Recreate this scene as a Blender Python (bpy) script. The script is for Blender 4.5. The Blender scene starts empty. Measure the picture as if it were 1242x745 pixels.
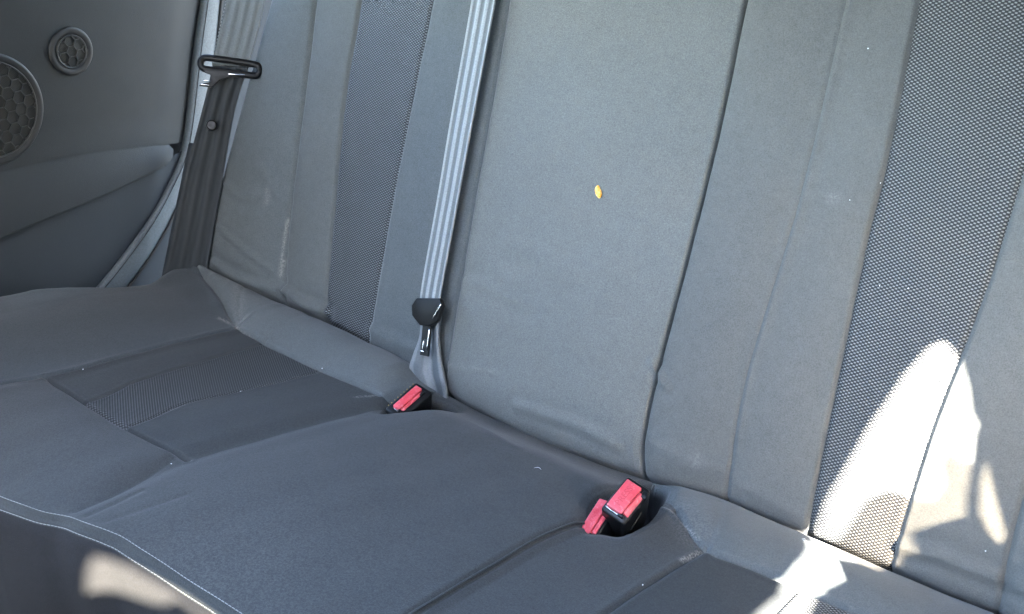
import bpy, bmesh, math, random
import numpy as np
from mathutils import Vector, Matrix
random.seed(7); rng = np.random.default_rng(7)
scene = bpy.context.scene
COL = scene.collection
R_ = math.radians

# ------------------------------------------------------------------ camera, sky, sun, exposure
cam_d = bpy.data.cameras.new("camera"); cam = bpy.data.objects.new("camera", cam_d); COL.objects.link(cam)
cam_d.sensor_width = 36.0; cam_d.lens = 1323.4 / 1242 * 36.0
cam_d.clip_start = 0.02; cam_d.clip_end = 400
CAM_LOC = (1.3097, -0.9155, 0.7214)
cam.matrix_world = Matrix(((0.79258, -0.27436, 0.54455, CAM_LOC[0]), (0.60976, 0.35472, -0.70878, CAM_LOC[1]),
                           (0.00129, 0.89381, 0.44844, CAM_LOC[2]), (0, 0, 0, 1)))
scene.camera = cam

SUN = Vector((0.78074, -0.36034, 0.51049)).normalized()
world = bpy.data.worlds.new("World"); scene.world = world; world.use_nodes = True
wn = world.node_tree
sky = wn.nodes.new("ShaderNodeTexSky"); sky.sky_type = 'NISHITA'; sky.sun_disc = False
sky.sun_elevation = math.asin(SUN.z); sky.sun_rotation = math.atan2(SUN.x, SUN.y)
sky.air_density = 1.0; sky.dust_density = 2.2; sky.ozone_density = 0.65
bg = wn.nodes["Background"]; bg.inputs[1].default_value = 0.12
wn.links.new(sky.outputs[0], bg.inputs[0])
sun_d = bpy.data.lights.new("sun", 'SUN'); sun_d.energy = 5.0; sun_d.angle = R_(0.8); sun_d.color = (1.0, 0.945, 0.86)
sun = bpy.data.objects.new("sun", sun_d); COL.objects.link(sun)
sun.rotation_euler = SUN.to_track_quat('Z', 'Y').to_euler()
scene.view_settings.view_transform = 'Standard'; scene.view_settings.look = 'None'
scene.view_settings.gamma = 1.0; scene.view_settings.exposure = 5.65
scene.cycles.use_denoising = True
scene.cycles.max_bounces = 8; scene.cycles.diffuse_bounces = 5
scene.cycles.sample_clamp_indirect = 3.0

# ------------------------------------------------------------------ materials
class NT:
    def __init__(s, name):
        s.m = bpy.data.materials.new(name); s.m.use_nodes = True
        s.t = s.m.node_tree; s.p = s.t.nodes["Principled BSDF"]
    def n(s, typ, **kw):
        nd = s.t.nodes.new(typ)
        for k, v in kw.items(): setattr(nd, k, v)
        return nd
    def l(s, a, b): s.t.links.new(a, b)
    def put(s, sock, v):
        if isinstance(v, bpy.types.NodeSocket): s.l(v, sock)
        else: sock.default_value = v
    def math(s, op, a, b=0.0, c=None, clamp=False):
        nd = s.n("ShaderNodeMath", operation=op, use_clamp=clamp)
        s.put(nd.inputs[0], a); s.put(nd.inputs[1], b)
        if c is not None: s.put(nd.inputs[2], c)
        return nd.outputs[0]
    def smooth(s, v, lo, hi):
        nd = s.n("ShaderNodeMapRange", interpolation_type='SMOOTHSTEP')
        s.put(nd.inputs[0], v); nd.inputs[1].default_value = lo; nd.inputs[2].default_value = hi
        return nd.outputs[0]
    def mix(s, f, a, b, mode='MIX'):
        nd = s.n("ShaderNodeMix", data_type='RGBA', blend_type=mode)
        s.put(nd.inputs[0], f)
        s.put(nd.inputs[6], a if isinstance(a, bpy.types.NodeSocket) else (*a, 1)); s.put(nd.inputs[7], b if isinstance(b, bpy.types.NodeSocket) else (*b, 1))
        return nd.outputs[2]
    def noise(s, vec, scale, detail=2, rough=.5):
        nd = s.n("ShaderNodeTexNoise"); nd.inputs["Scale"].default_value = scale
        nd.inputs["Detail"].default_value = detail; nd.inputs["Roughness"].default_value = rough
        s.l(vec, nd.inputs["Vector"]); return nd.outputs[0]
    def pos(s): return s.n("ShaderNodeNewGeometry").outputs["Position"]
    def uv(s):
        o = s.n("ShaderNodeUVMap"); sp = s.n("ShaderNodeSeparateXYZ"); s.l(o.outputs[0], sp.inputs[0])
        return o.outputs[0], sp.outputs[0], sp.outputs[1]
    def bump(s, h, strength, dist):
        b = s.n("ShaderNodeBump"); b.inputs["Strength"].default_value = strength; b.inputs["Distance"].default_value = dist
        s.l(h, b.inputs["Height"]); s.l(b.outputs[0], s.p.inputs["Normal"]); return b
    def base(s, v): s.put(s.p.inputs["Base Color"], v if isinstance(v, bpy.types.NodeSocket) else (*v, 1))
    def rough(s, v): s.put(s.p.inputs["Roughness"], v)
    def spec(s, v): s.p.inputs["Specular IOR Level"].default_value = v
    def attr(s, nm): return s.n("ShaderNodeAttribute", attribute_name=nm).outputs["Fac"]

def cloth(name, col, grain=.32, dust_col=(.26, .25, .23), sheen=.12):
    k = NT(name); P = k.pos()
    fine = k.noise(P, 780, 2, .7); mid = k.noise(P, 95, 3, .6); pile = k.noise(P, 26, 3, .65); big = k.noise(P, 7, 3, .6); worn = k.noise(P, 420, 3, .75)
    f = k.math('ADD', k.math('MULTIPLY', k.math('SUBTRACT', fine, .5), grain * 3.6), k.math('MULTIPLY', k.math('SUBTRACT', mid, .5), .20))
    f = k.math('ADD', f, k.math('ADD', k.math('MULTIPLY', k.math('SUBTRACT', big, .5), .18), k.math('MULTIPLY', k.math('SUBTRACT', pile, .5), .09)))
    f = k.math('MAXIMUM', k.math('ADD', 1.0, f), .25)
    vec = k.n("ShaderNodeVectorMath", operation='SCALE'); vec.inputs[0].default_value = col; k.l(f, vec.inputs[3])
    d = k.attr("dust")
    dm = k.math('MULTIPLY', d, k.smooth(worn, .36, .66), clamp=True)
    k.base(k.mix(k.attr("pocket_dark"), k.mix(dm, vec.outputs[0], dust_col), (.006, .006, .0065)))
    k.rough(.92); k.spec(.18)
    k.p.inputs["Sheen Weight"].default_value = sheen; k.p.inputs["Sheen Roughness"].default_value = .45
    k.p.inputs["Sheen Tint"].default_value = (.97, .98, 1, 1)
    hb = k.math('ADD', k.math('MULTIPLY', fine, .7), k.math('MULTIPLY', mid, .5))
    k.bump(hb, .5, .0013)
    return k.m

def mesh_cloth(name, pu, pv, dark, light, lo=-.15, hi=.75):
    k = NT(name); _, u, v = k.uv(); P = k.pos()
    w = k.math('MULTIPLY', k.math('SUBTRACT', k.noise(P, 60, 2), .5), .25)
    cu = k.math('COSINE', k.math('ADD', k.math('MULTIPLY', u, 2 * math.pi / pu), w))
    cv = k.math('COSINE', k.math('ADD', k.math('MULTIPLY', v, 2 * math.pi / pv), w))
    f = k.smooth(k.math('MULTIPLY', cu, cv), lo, hi)
    g = k.math('MULTIPLY', f, k.math('ADD', .55, k.math('MULTIPLY', k.noise(P, 520, 2), .9)), clamp=True)
    k.base(k.mix(g, dark, light)); k.rough(.7); k.spec(.3)
    k.bump(f, .55, .0014)
    return k.m

def plastic(name, col, rough=.5, grain=0.0, gscale=900, spec=.5, var=.0, bump=.3):
    k = NT(name); P = k.pos()
    n1 = k.noise(P, gscale, 2, .6); n2 = k.noise(P, 30, 3, .6)
    f = k.math('ADD', 1.0, k.math('ADD', k.math('MULTIPLY', k.math('SUBTRACT', n1, .5), grain), k.math('MULTIPLY', k.math('SUBTRACT', n2, .5), var)))
    vec = k.n("ShaderNodeVectorMath", operation='SCALE'); vec.inputs[0].default_value = col; k.l(f, vec.inputs[3])
    k.base(vec.outputs[0]); k.spec(spec)
    k.rough(k.math('ADD', rough, k.math('MULTIPLY', k.math('SUBTRACT', n2, .5), .2)))
    if bump: k.bump(n1, bump, .0008)
    return k.m

M = {}
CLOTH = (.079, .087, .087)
M['cloth'] = cloth("charcoal_cloth", CLOTH)
M['cloth_strip'] = cloth("grey_cloth", (.081, .086, .083), grain=.30)
M['cloth_centre'] = cloth("centre_cloth", (.118, .121, .113), grain=.36)  # lighter cloth copy: stronger light on the backrest middle is in the colour
M['cloth_lit_right'] = cloth("lit_right_cloth", (.101, .102, .095), grain=.30)  # paler copy of the cloth; brighter light on the right is painted in
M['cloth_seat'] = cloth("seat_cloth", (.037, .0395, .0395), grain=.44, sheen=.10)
M['cloth_bolster'] = cloth("bolster_cloth", (.038, .0455, .050), grain=.34)  # bluer copy of the seat cloth; cool light on the left is painted in
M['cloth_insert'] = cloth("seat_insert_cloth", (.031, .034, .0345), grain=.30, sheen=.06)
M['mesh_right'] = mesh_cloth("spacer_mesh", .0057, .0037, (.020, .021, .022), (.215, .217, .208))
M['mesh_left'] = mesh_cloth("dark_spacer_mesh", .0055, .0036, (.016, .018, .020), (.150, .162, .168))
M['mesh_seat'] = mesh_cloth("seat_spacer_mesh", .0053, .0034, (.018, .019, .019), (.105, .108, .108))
k = NT("pale_thread"); k.base((.25, .25, .24)); k.rough(.8); M['thread'] = k.m
k = NT("grey_thread"); k.base((.16, .17, .18)); k.rough(.8); M['thread_dark'] = k.m
M['black'] = plastic("black_plastic", (.007, .007, .0075), .35, .3, 700, .3, .3)
M['tongue'] = plastic("tongue_plastic", (.006, .0063, .0066), .42, .2, 700, .22, .2)
M['black_matt'] = plastic("black_matt_plastic", (.014, .015, .017), .75, .4, 900, .3, .3)
M['red'] = plastic("red_button_plastic", (.56, .062, .080), .42, .12, 500, .5, .25, .15)
k = NT("worn_red_plastic"); P = k.pos(); w_ = k.smooth(k.noise(P, 230, 4, .7), .50, .72); w2 = k.smooth(k.noise(P, 60, 2), .3, .7)
k.base(k.mix(k.math('MULTIPLY', w_, .5), k.mix(w2, (.50, .045, .06), (.58, .075, .095)), (.66, .26, .28))); k.rough(k.math('ADD', .35, k.math('MULTIPLY', w_, .3))); k.bump(k.noise(P, 500, 2), .12, .0006); M['red'] = k.m
M['red_text'] = plastic("red_lettering", (.47, .04, .055), .45, .1, 500, .5, .1, .1)
M['ochre'] = plastic("ochre_mark", (.35, .24, .08), .6, .2)
M['door'] = plastic("door_plastic", (.0165, .0200, .0220), .62, .35, 1100, .4, .15, .45)
M['door_low'] = plastic("door_lower_plastic", (.022, .028, .034), .66, .45, 900, .35, .2, .5)
M['door_arm'] = plastic("armrest_plastic", (.019, .0235, .027), .6, .35, 1000, .4, .15, .45)
M['seal'] = plastic("grained_seal_plastic", (.072, .088, .099), .55, .9, 420, .5, .2, .6)
M['pocket_dark'] = plastic("pocket_black", (.009, .009, .010), .95, .6, 500, .1, .3)
M['rubber'] = plastic("black_rubber", (.010, .011, .012), .6, .2, 600, .4, .1)
M['trim'] = plastic("dark_trim_plastic", (.030, .036, .042), .7, .5, 800, .3, .2)
M['rim'] = plastic("rim_plastic", (.015, .0165, .0175), .5, .2, 900, .5, .1, .2)
M['grille'] = plastic("grille_plastic", (.040, .042, .042), .45, .2, 900, .5, .1, .2)
k = NT("chrome_steel"); k.base((.72, .74, .75)); k.p.inputs["Metallic"].default_value = 1; k.rough(.22); M['steel'] = k.m
k = NT("perforated_grille"); _, u, v = k.uv()
f = k.smooth(k.math('MULTIPLY', k.math('COSINE', k.math('MULTIPLY', u, 2 * math.pi / .0034)), k.math('COSINE', k.math('MULTIPLY', v, 2 * math.pi / .0022))), -.1, .5)
k.base(k.mix(f, (.026, .028, .026), (.006, .006, .006))); k.rough(.55); k.bump(f, -.6, .001); M['perf'] = k.m
def webbing_mat(name, a, b, n):
    k = NT(name); _, u, v = k.uv(); P = k.pos()
    c = k.smooth(k.math('COSINE', k.math('MULTIPLY', u, 2 * math.pi * n)), -.3, .5)  # rib highlights are put into the stripe colour
    w = k.math('MULTIPLY', k.math('SINE', k.math('MULTIPLY', v, 2 * math.pi / .0016)), .5)
    col = k.mix(c, a, b); nz = k.noise(P, 600, 2)
    col = k.mix(k.math('MULTIPLY', k.math('SUBTRACT', nz, .4, clamp=True), .8), col, (.02, .02, .02))
    k.base(col); k.rough(.6); k.spec(.3); k.p.inputs["Sheen Weight"].default_value = .08
    k.bump(k.math('ADD', w, nz), .25, .0005); return k.m
M['web_c'] = webbing_mat("centre_webbing", (.11, .123, .125), (.25, .27, .27), 3)
M['web_c_low'] = webbing_mat("twisted_webbing", (.09, .10, .105), (.15, .16, .165), 2)
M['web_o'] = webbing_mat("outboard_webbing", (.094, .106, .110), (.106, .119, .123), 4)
M['web_o_shade'] = webbing_mat("lower_webbing", (.0095, .013, .0155), (.0145, .0185, .0215), 3)  # same belt in darker colour: shade on its lower run is painted in
k = NT("yellow_flake"); n1 = k.noise(k.pos(), 300, 3)
k.base(k.mix(k.smooth(n1, .4, .62), (.80, .33, .03), (.85, .56, .18))); k.rough(.6); M['flake'] = k.m
k = NT("white_lint"); k.base((.75, .76, .76)); k.rough(.9); M['lint'] = k.m
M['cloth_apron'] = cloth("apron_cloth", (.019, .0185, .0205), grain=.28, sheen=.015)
M['carpet'] = cloth("floor_carpet", (.012, .013, .014), grain=.5)
M['liner'] = cloth("headliner_cloth", (.155, .16, .168), grain=.1)
M['body'] = plastic("sun_blocker_plastic", (.15, .157, .168), .6, .2)  # for the unseen blocker added to shape the sun patches
for nm_, col_ in (("tint", (.50, .47, .43, 1)), ("tint_pale", (.80, .79, .74, 1))):
    k = NT("light_filter"); tr = k.n("ShaderNodeBsdfTransparent"); tr.inputs[0].default_value = col_  # for added unseen panes that dim the sun behind the blocker
    gl = k.n("ShaderNodeBsdfGlossy"); gl.inputs[1].default_value = .05; mx = k.n("ShaderNodeMixShader"); mx.inputs[0].default_value = .05
    k.l(tr.outputs[0], mx.inputs[1]); k.l(gl.outputs[0], mx.inputs[2]); k.l(mx.outputs[0], k.t.nodes["Material Output"].inputs[0]); M[nm_] = k.m


# ------------------------------------------------------------------ object helpers
def link(name, me, mat=None, parent=None):
    o = bpy.data.objects.new(name, me); COL.objects.link(o)
    if mat is not None and me is not None: me.materials.append(mat)
    if parent is not None: o.parent = parent
    return o
def tag(o, label, cat, group=None):
    o['label'] = label; o['category'] = cat
    if group: o['group'] = group
    return o
def struct(o): o['kind'] = 'structure'; return o
def thing(name, loc, label, cat, group=None):
    o = link(name, None); o.location = loc; tag(o, label, cat, group); return o
def place(o, root):
    """o's mesh is in world coordinates: hang it under root without moving it"""
    o.parent = root; o.matrix_parent_inverse = Matrix.Identity(4)
    off = Vector(root.location)
    p = root.parent
    while p is not None: off += Vector(p.location); p = p.parent
    o.data.transform(Matrix.Translation(-off)); return o
def mesh_np(name, V, F, uv=None, dust=None, smooth=True):
    me = bpy.data.meshes.new(name)
    V = np.asarray(V, float).reshape(-1, 3)
    me.from_pydata(V.tolist(), [], [list(map(int, f)) for f in F])
    if smooth: me.polygons.foreach_set("use_smooth", [True] * len(me.polygons))
    if uv is not None:
        l = me.uv_layers.new(name="UVMap"); idx = np.zeros(len(me.loops), int); me.loops.foreach_get("vertex_index", idx)
        l.data.foreach_set("uv", np.asarray(uv, float)[idx].ravel())
    if dust is not None:
        a = me.attributes.new("dust", 'FLOAT', 'POINT'); a.data.foreach_set("value", np.asarray(dust, np.float32))
    me.update(); return me
def bm_mesh(name, bm, smooth=True):
    me = bpy.data.meshes.new(name); bmesh.ops.recalc_face_normals(bm, faces=bm.faces[:]); bm.to_mesh(me); bm.free()
    if smooth: me.polygons.foreach_set("use_smooth", [True] * len(me.polygons))
    return me
def grid_faces(nu, nv, flip=False):
    i, j = np.meshgrid(np.arange(nu - 1), np.arange(nv - 1), indexing='ij')
    a = i * nv + j; F = np.stack([a, a + nv, a + nv + 1, a + 1], -1).reshape(-1, 4)
    return F[:, ::-1] if flip else F

def ss(t): t = np.clip(t, 0, 1); return t * t * (3 - 2 * t)
def poly(pts): a = np.array(pts, float); return lambda v: np.interp(v, a[:, 0], a[:, 1])
def smooth_pts(pts, n=8):
    P_ = np.array(pts, float); Q = np.vstack([2 * P_[0] - P_[1], P_, 2 * P_[-1] - P_[-2]]); out = []
    for i in range(1, len(Q) - 2):
        for s in np.linspace(0, 1, n, endpoint=False):
            a, b, c, d = Q[i - 1], Q[i], Q[i + 1], Q[i + 2]
            out.append(.5 * ((2 * b) + (c - a) * s + (2 * a - 5 * b + 4 * c - d) * s * s + (3 * b - a - 3 * c + d) * s ** 3))
    out.append(Q[-2]); return np.array(out)
def curve(pts):          # smooth monotone-parameter curve value(v)
    a = smooth_pts(sorted(pts), 10); return lambda v: np.interp(v, a[:, 0], a[:, 1])
def pdist(x, y, pts):
    """distance to a polyline and the nearest parameter 0..1"""
    pts = np.asarray(pts, float); d = np.full(np.shape(x), 1e9)
    for a, b in zip(pts[:-1], pts[1:]):
        ab = b - a; L = ab @ ab + 1e-12
        t = np.clip(((x - a[0]) * ab[0] + (y - a[1]) * ab[1]) / L, 0, 1)
        d = np.minimum(d, np.hypot(x - a[0] - t * ab[0], y - a[1] - t * ab[1]))
    return d
def inside(x, y, pg):
    pg = np.asarray(pg, float); r = np.zeros(np.shape(x), bool); j = len(pg) - 1
    for i in range(len(pg)):
        c = ((pg[i, 1] > y) != (pg[j, 1] > y)) & (x < (pg[j, 0] - pg[i, 0]) * (y - pg[i, 1]) / (pg[j, 1] - pg[i, 1] + 1e-12) + pg[i, 0])
        r ^= c; j = i
    return r
def clustered(L, step):
    e = np.array([0, .001, .002, .0032, .0046, .0064, .0088]); e = e[e < L * .3]
    n = max(2, int((L - 2 * e[-1]) / step)); m = np.linspace(e[-1], L - e[-1], n + 1)[1:-1]
    return np.concatenate([e, m, L - e[::-1]]) / L
def patch(name, xl, xr, y0, y1, surf, dust=None, step=.0035, Lx=.2, Ly=.3):
    u = clustered(Lx, step); v = clustered(Ly, step); U, V = np.meshgrid(u, v, indexing='ij')
    f = lambda g, q: g(q) if callable(g) else np.full(np.shape(q), float(g))
    X = np.zeros_like(U); Y = np.zeros_like(U) + V
    ymid = .5 * (f(y0, np.array([.5])) + f(y1, np.array([.5])))[0]
    Y[:] = ymid
    for _ in range(12):
        X = f(xl, Y) * (1 - U) + f(xr, Y) * U
        Y = f(y0, X) * (1 - V) + f(y1, X) * V
    W = surf(X, Y)
    return mesh_np(name, W.reshape(-1, 3), grid_faces(*U.shape), np.stack([X.ravel(), Y.ravel()], 1), dust(X, Y).ravel() if dust else np.zeros(X.size))
def strip_mesh(name, left, right, nx=9, bulge=None, uvlen=True, thick=0.0, normal=None):
    """ribbon between two polylines (same length), optional cross profile bulge(u) along normal"""
    Lp, Rp = np.asarray(left, float), np.asarray(right, float); u = np.linspace(0, 1, nx); n = len(Lp)
    mid = (Lp + Rp) / 2; s = np.concatenate([[0], np.cumsum(np.linalg.norm(np.diff(mid, axis=0), axis=1))])
    tan = np.gradient(mid, axis=0); nr = np.cross(tan, Rp - Lp); nr /= np.linalg.norm(nr, axis=1)[:, None]
    if normal is not None and (nr @ np.asarray(normal, float)).mean() < 0: nr = -nr
    V = Lp[:, None] * (1 - u[None, :, None]) + Rp[:, None] * u[None, :, None]
    b = bulge(u) if bulge else np.zeros(nx)
    front = V + nr[:, None] * b[None, :, None]
    UV = np.stack(np.broadcast_arrays(u[None, :], s[:, None]), -1)
    VV = front.reshape(-1, 3); UU = UV.reshape(-1, 2); F = grid_faces(n, nx).tolist()
    if thick:
        back = (V - nr[:, None] * thick).reshape(-1, 3); o = len(VV); VV = np.vstack([VV, back]); UU = np.vstack([UU, UU])
        F += [[a + o for a in f[::-1]] for f in grid_faces(n, nx).tolist()]
        for i in range(n - 1):
            F.append([i * nx, (i + 1) * nx, (i + 1) * nx + o, i * nx + o][::-1])
            F.append([i * nx + nx - 1, (i + 1) * nx + nx - 1, (i + 1) * nx + nx - 1 + o, i * nx + nx - 1 + o])
        for j in range(nx - 1):
            F.append([j, j + 1, j + 1 + o, j + o]); q = (n - 1) * nx
            F.append([q + j, q + j + 1, q + j + 1 + o, q + j + o][::-1])
    return mesh_np(name, VV, F, UU)
def tube_mesh(name, paths, r, k=6, taper=False):
    V, F = [], []
    for pts in paths:
        P_ = np.asarray(pts, float); t = np.gradient(P_, axis=0); t /= np.linalg.norm(t, axis=1)[:, None] + 1e-12
        ref = np.array([0, 0, 1.]) if abs(t[0, 2]) < .8 else np.array([1., 0, 0])
        a = np.cross(t, ref); a /= np.linalg.norm(a, axis=1)[:, None]; b = np.cross(t, a); o = len(V); n = len(P_)
        for i in range(n):
            rr = r * (math.sin(math.pi * (i + .35) / (n - .3)) ** .5 if taper else 1)
            for q in range(k):
                w = 2 * math.pi * q / k; V.append(P_[i] + rr * (math.cos(w) * a[i] + math.sin(w) * b[i]))
        for i in range(n - 1):
            for q in range(k): F.append([o + i * k + q, o + i * k + (q + 1) % k, o + (i + 1) * k + (q + 1) % k, o + (i + 1) * k + q])
        F.append([o + q for q in range(k)][::-1]); F.append([o + (n - 1) * k + q for q in range(k)])
    return mesh_np(name, V, F)
def rbox(size, bev, seg=3, frame=None, center=(0, 0, 0), taper=None):
    bm = bmesh.new(); bmesh.ops.create_cube(bm, size=1.0)
    for v in bm.verts:
        f = 1.0
        if taper and v.co.z < 0: f = taper
        v.co = Vector((v.co.x * size[0] * f, v.co.y * size[1] * f, v.co.z * size[2]))
    if bev: bmesh.ops.bevel(bm, geom=bm.edges[:], offset=bev, segments=seg, affect='EDGES', profile=.5)
    m = Matrix.Translation(center) @ (frame.to_4x4() if frame is not None else Matrix.Identity(4))
    bm.transform(m); return bm
def extrude_outline(pts2, h, frame, center, bev=.0015, seg=2):
    bm = bmesh.new(); vs = [bm.verts.new((p[0], p[1], 0)) for p in pts2]; f = bm.faces.new(vs)
    r = bmesh.ops.extrude_face_region(bm, geom=[f])
    for g in r['geom']:
        if isinstance(g, bmesh.types.BMVert): g.co.z += h
    if bev: bmesh.ops.bevel(bm, geom=bm.edges[:], offset=bev, segments=seg, affect='EDGES', profile=.5)
    bm.transform(Matrix.Translation(center) @ frame.to_4x4()); return bm
def join_bm(*bms):
    out = bmesh.new()
    for b in bms:
        me = bpy.data.meshes.new("tmp"); b.to_mesh(me); b.free(); out.from_mesh(me); bpy.data.meshes.remove(me)
    return out

# ------------------------------------------------------------------ the two surfaces every seat part is cut from
AB = R_(20.0)
TV = np.array([0, math.sin(AB), math.cos(AB)]); NV = np.array([0, -math.cos(AB), math.sin(AB)])
def BP(x, t, n=0.0):
    x, t, n = np.broadcast_arrays(np.asarray(x, float), np.asarray(t, float), np.asarray(n, float))
    return np.stack([x, t * TV[1] + n * NV[1], t * TV[2] + n * NV[2]], -1)
T0, T1 = -.085, .80
b_outer = curve([(-.10, -.016), (-.02, -.012), (.05, -.006), (.145, .0), (.287, .018), (.435, .044), (.6, .075), (.82, .13)])
b_s1 = curve([(-.10, .188), (.03, .179), (.133, .166), (.264, .157), (.447, .143), (.82, .118)])
b_s2 = curve([(-.10, .277), (.02, .268), (.12, .255), (.311, .232), (.457, .226), (.82, .215)])
b_s3 = curve([(-.10, .355), (.02, .355), (.24, .350), (.47, .354), (.82, .352)])
b_s4 = curve([(-.10, .499), (0, .495), (.48, .474), (.82, .46)])
b_split = curve([(-.10, .800), (-.016, .797), (.02, .791), (.098, .787), (.25, .790), (.41, .789), (.53, .784), (.82, .777)])
b_s5 = curve([(-.10, .905), (.012, .900), (.095, .892), (.17, .891), (.29, .897), (.38, .897), (.54, .892), (.82, .885)])
b_s6 = curve([(-.10, 1.005), (0, .997), (.137, .987), (.3, .977), (.385, .975), (.545, .963), (.82, .942)])
b_s7 = curve([(-.10, 1.084), (0, 1.085), (.145, 1.087), (.274, 1.097), (.406, 1.100), (.82, 1.10)])
b_s8 = curve([(-.10, 1.193), (.014, 1.189), (.114, 1.181), (.82, 1.15)])
b_right = curve([(-.10, 1.31), (.2, 1.30), (.82, 1.22)])
WR_B = [([(-.008, .102), (.03, .092), (.07, .082), (.12, .068), (.157, .056)], .0020, .0035), ([(.03, .040), (.10, .030), (.178, .034)], .0026, .005),
        ([(.18, .037), (.225, .027), (.268, .030)], .004, .006), ([(.355, .030), (.42, .026), (.46, .030)], .002, .006),
        ([(.492, .022), (.543, .034), (.582, .042)], .0016, .003), ([(.779, .117), (.792, .104), (.804, .094)], .0028, .004),
        ([(.477, .131), (.52, .138), (.60, .134)], .0010, .006), ([(.55, .20), (.64, .19), (.72, .21)], .0008, .01),
        ([(.902, .020), (.945, .018), (.99, .010)], .0008, .007), ([(1.09, .022), (1.13, .030), (1.18, .028)], .003, .006), ([(1.20, .03), (1.26, .04)], .003, .006),
        ([(.80, .03), (.85, .022), (.895, .03)], .0008, .008), ([(.62, .01), (.70, .016), (.76, .01)], .002, .006),
        ([(.10, .20), (.14, .17), (.16, .15)], .0012, .006), ([(.02, .16), (.07, .15), (.11, .155)], .0012, .006)]
def pil(x, a, b): return np.clip(1 - ((x - (a + b) / 2) / ((b - a) / 2)) ** 2, 0, 1)
def Bn(x, t):
    o, s1, s2, s3, s4, sp, s5, s6, s7, s8, rr = [f(t) for f in (b_outer, b_s1, b_s2, b_s3, b_s4, b_split, b_s5, b_s6, b_s7, b_s8, b_right)]
    n = .012 * pil(x, o, s1) ** .8 + .004 * pil(x, s1, s2) + .002 * pil(x, s2, s3) + .004 * pil(x, s3, s4)
    n = n + .012 * pil(x, s4, sp) ** .7 + .007 * pil(x, sp - .01, s5) ** .8 + .004 * pil(x, s5, s6) ** .7 + .003 * pil(x, s6, s7) + .005 * pil(x, s7, s8) + .012 * pil(x, s8, rr)
    n = n - .02 * np.clip((o + .022 - x) / .022, 0, 3) ** 2 - .02 * np.clip((x - rr + .022) / .022, 0, 3) ** 2
    n = n - .05 * np.clip((.03 - t) / .10, 0, 2) ** 2 - .012 * ss((.006 + np.interp(x, [0, .3, .5, .65, .8, .9, 1.2], [.024, .016, -.016, -.028, -.018, -.004, -.007]) - t) / .016)
    n = n - .016 * np.exp(-(np.abs(x - sp) / .0013) ** 1.5) - .0016 * np.exp(-((x - sp) / .005) ** 2) + .0022 * np.exp(-((x - sp + .012) / .003) ** 2) * ss((.30 - t) / .2)
    for i_, c in enumerate((s1, s2, s3, s4, s5, s6, s7, s8)):
        n = n + .0002 * np.sin(t * (430 + 30 * i_) + 3 * np.sin(t * 37 + i_)) * np.sin(t * 61 + i_ * 2) * np.exp(-((np.abs(x - c) - .005) / .005) ** 2)
    for c, dep, w in ((s1, .0022, .0024), (s2, .0030, .0026), (s3, .0018, .0020), (s4, .0020, .0022), (s5, .0012, .0022), (s6, .0030, .0024), (s7, .0018, .002), (s8, .0018, .0022)):
        d = x - c; n = n - dep * np.exp(-(d / w) ** 2) + .0006 * np.exp(-((np.abs(d) - 2.6 * w) / w) ** 2)
    n = n + .0024 * np.exp(-((x - s5 - .002) / .006) ** 2) * ss((t - .0) / .15)          # the soft ridge beside this seam
    for pts, amp, w in WR_B:
        d = pdist(x, t, pts); n = n + 1.5 * amp * (np.exp(-(d / w) ** 2) - .5 * np.exp(-((d - 2 * w) / w) ** 2))
    n = n + .0012 * np.sin(x * 23 + 1.3 * np.sin(t * 9)) * np.sin(t * 14 + x * 5) + .0005 * np.sin(x * 61 + t * 37) * np.sin(t * 48 - x * 22)
    return n
def Bsurf(x, t): return BP(x, t, Bn(x, t))
SC_B = [([(.163, .135), (.165, .098), (.168, .06)], .0022, .6), ([(.169, .078), (.169, .055)], .0030, .7), ([(.120, .172), (.124, .158), (.121, .150)], .004, .35),
        ([(.931, .341), (.934, .342)], .005, .4), ([(.355, .12), (.355, .0)], .0025, .45), ([(.90, .36), (.893, .22), (.892, .08)], .005, .08),
        ([(.45, .10), (.44, .12)], .003, .3), ([(.492, .022), (.543, .034), (.582, .042)], .002, .4), ([(.86, .035), (.861, .022)], .004, .35)]
def dustB(x, t):
    d = np.zeros_like(x)
    for pts, w, s in SC_B: d = np.maximum(d, s * np.exp(-(pdist(x, t, pts) / w) ** 2))
    return d

c_A = curve([(-.6, .150), (-.53, .155), (-.42, .166), (-.356, .180), (-.256, .181), (-.173, .184), (-.081, .190), (0, .195), (.05, .195)])
c_C = curve([(-.6, .478), (-.505, .474), (-.446, .464), (-.367, .455), (-.24, .470), (-.153, .486), (-.11, .492), (-.05, .495), (.05, .495)])
c_P = curve([(-.6, .810), (-.40, .811), (-.30, .812), (-.243, .813), (-.216, .815), (-.175, .823), (-.143, .829), (-.08, .83), (.05, .82)])
c_I = curve([(-.6, .915), (-.279, .925), (-.192, .930), (-.117, .938), (-.05, .942), (.05, .945)])
c_O = curve([(-.6, 1.23), (-.1, 1.20), (.05, 1.2)])
c_m0 = curve([(-.6, .272), (-.36, .268), (-.293, .254), (-.231, .249), (-.08, .250), (.05, .25)])
c_m1 = curve([(-.6, .352), (-.36, .348), (-.286, .339), (-.202, .352), (-.094, .368), (.05, .37)])
c_n0 = curve([(-.6, 1.035), (0, 1.035)]); c_n1 = curve([(-.6, 1.12), (0, 1.12)])
c_L = lambda x: np.full(np.shape(x), -.364) + .004 * np.sin(np.asarray(x) * 14)
c_R = curve([(-.2, .012), (-.06, .006), (0, -.008), (.10, -.044), (.16, -.072), (.19, -.084), (.24, -.089), (.366, -.094), (.48, -.093), (.52, -.085)])
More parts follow.
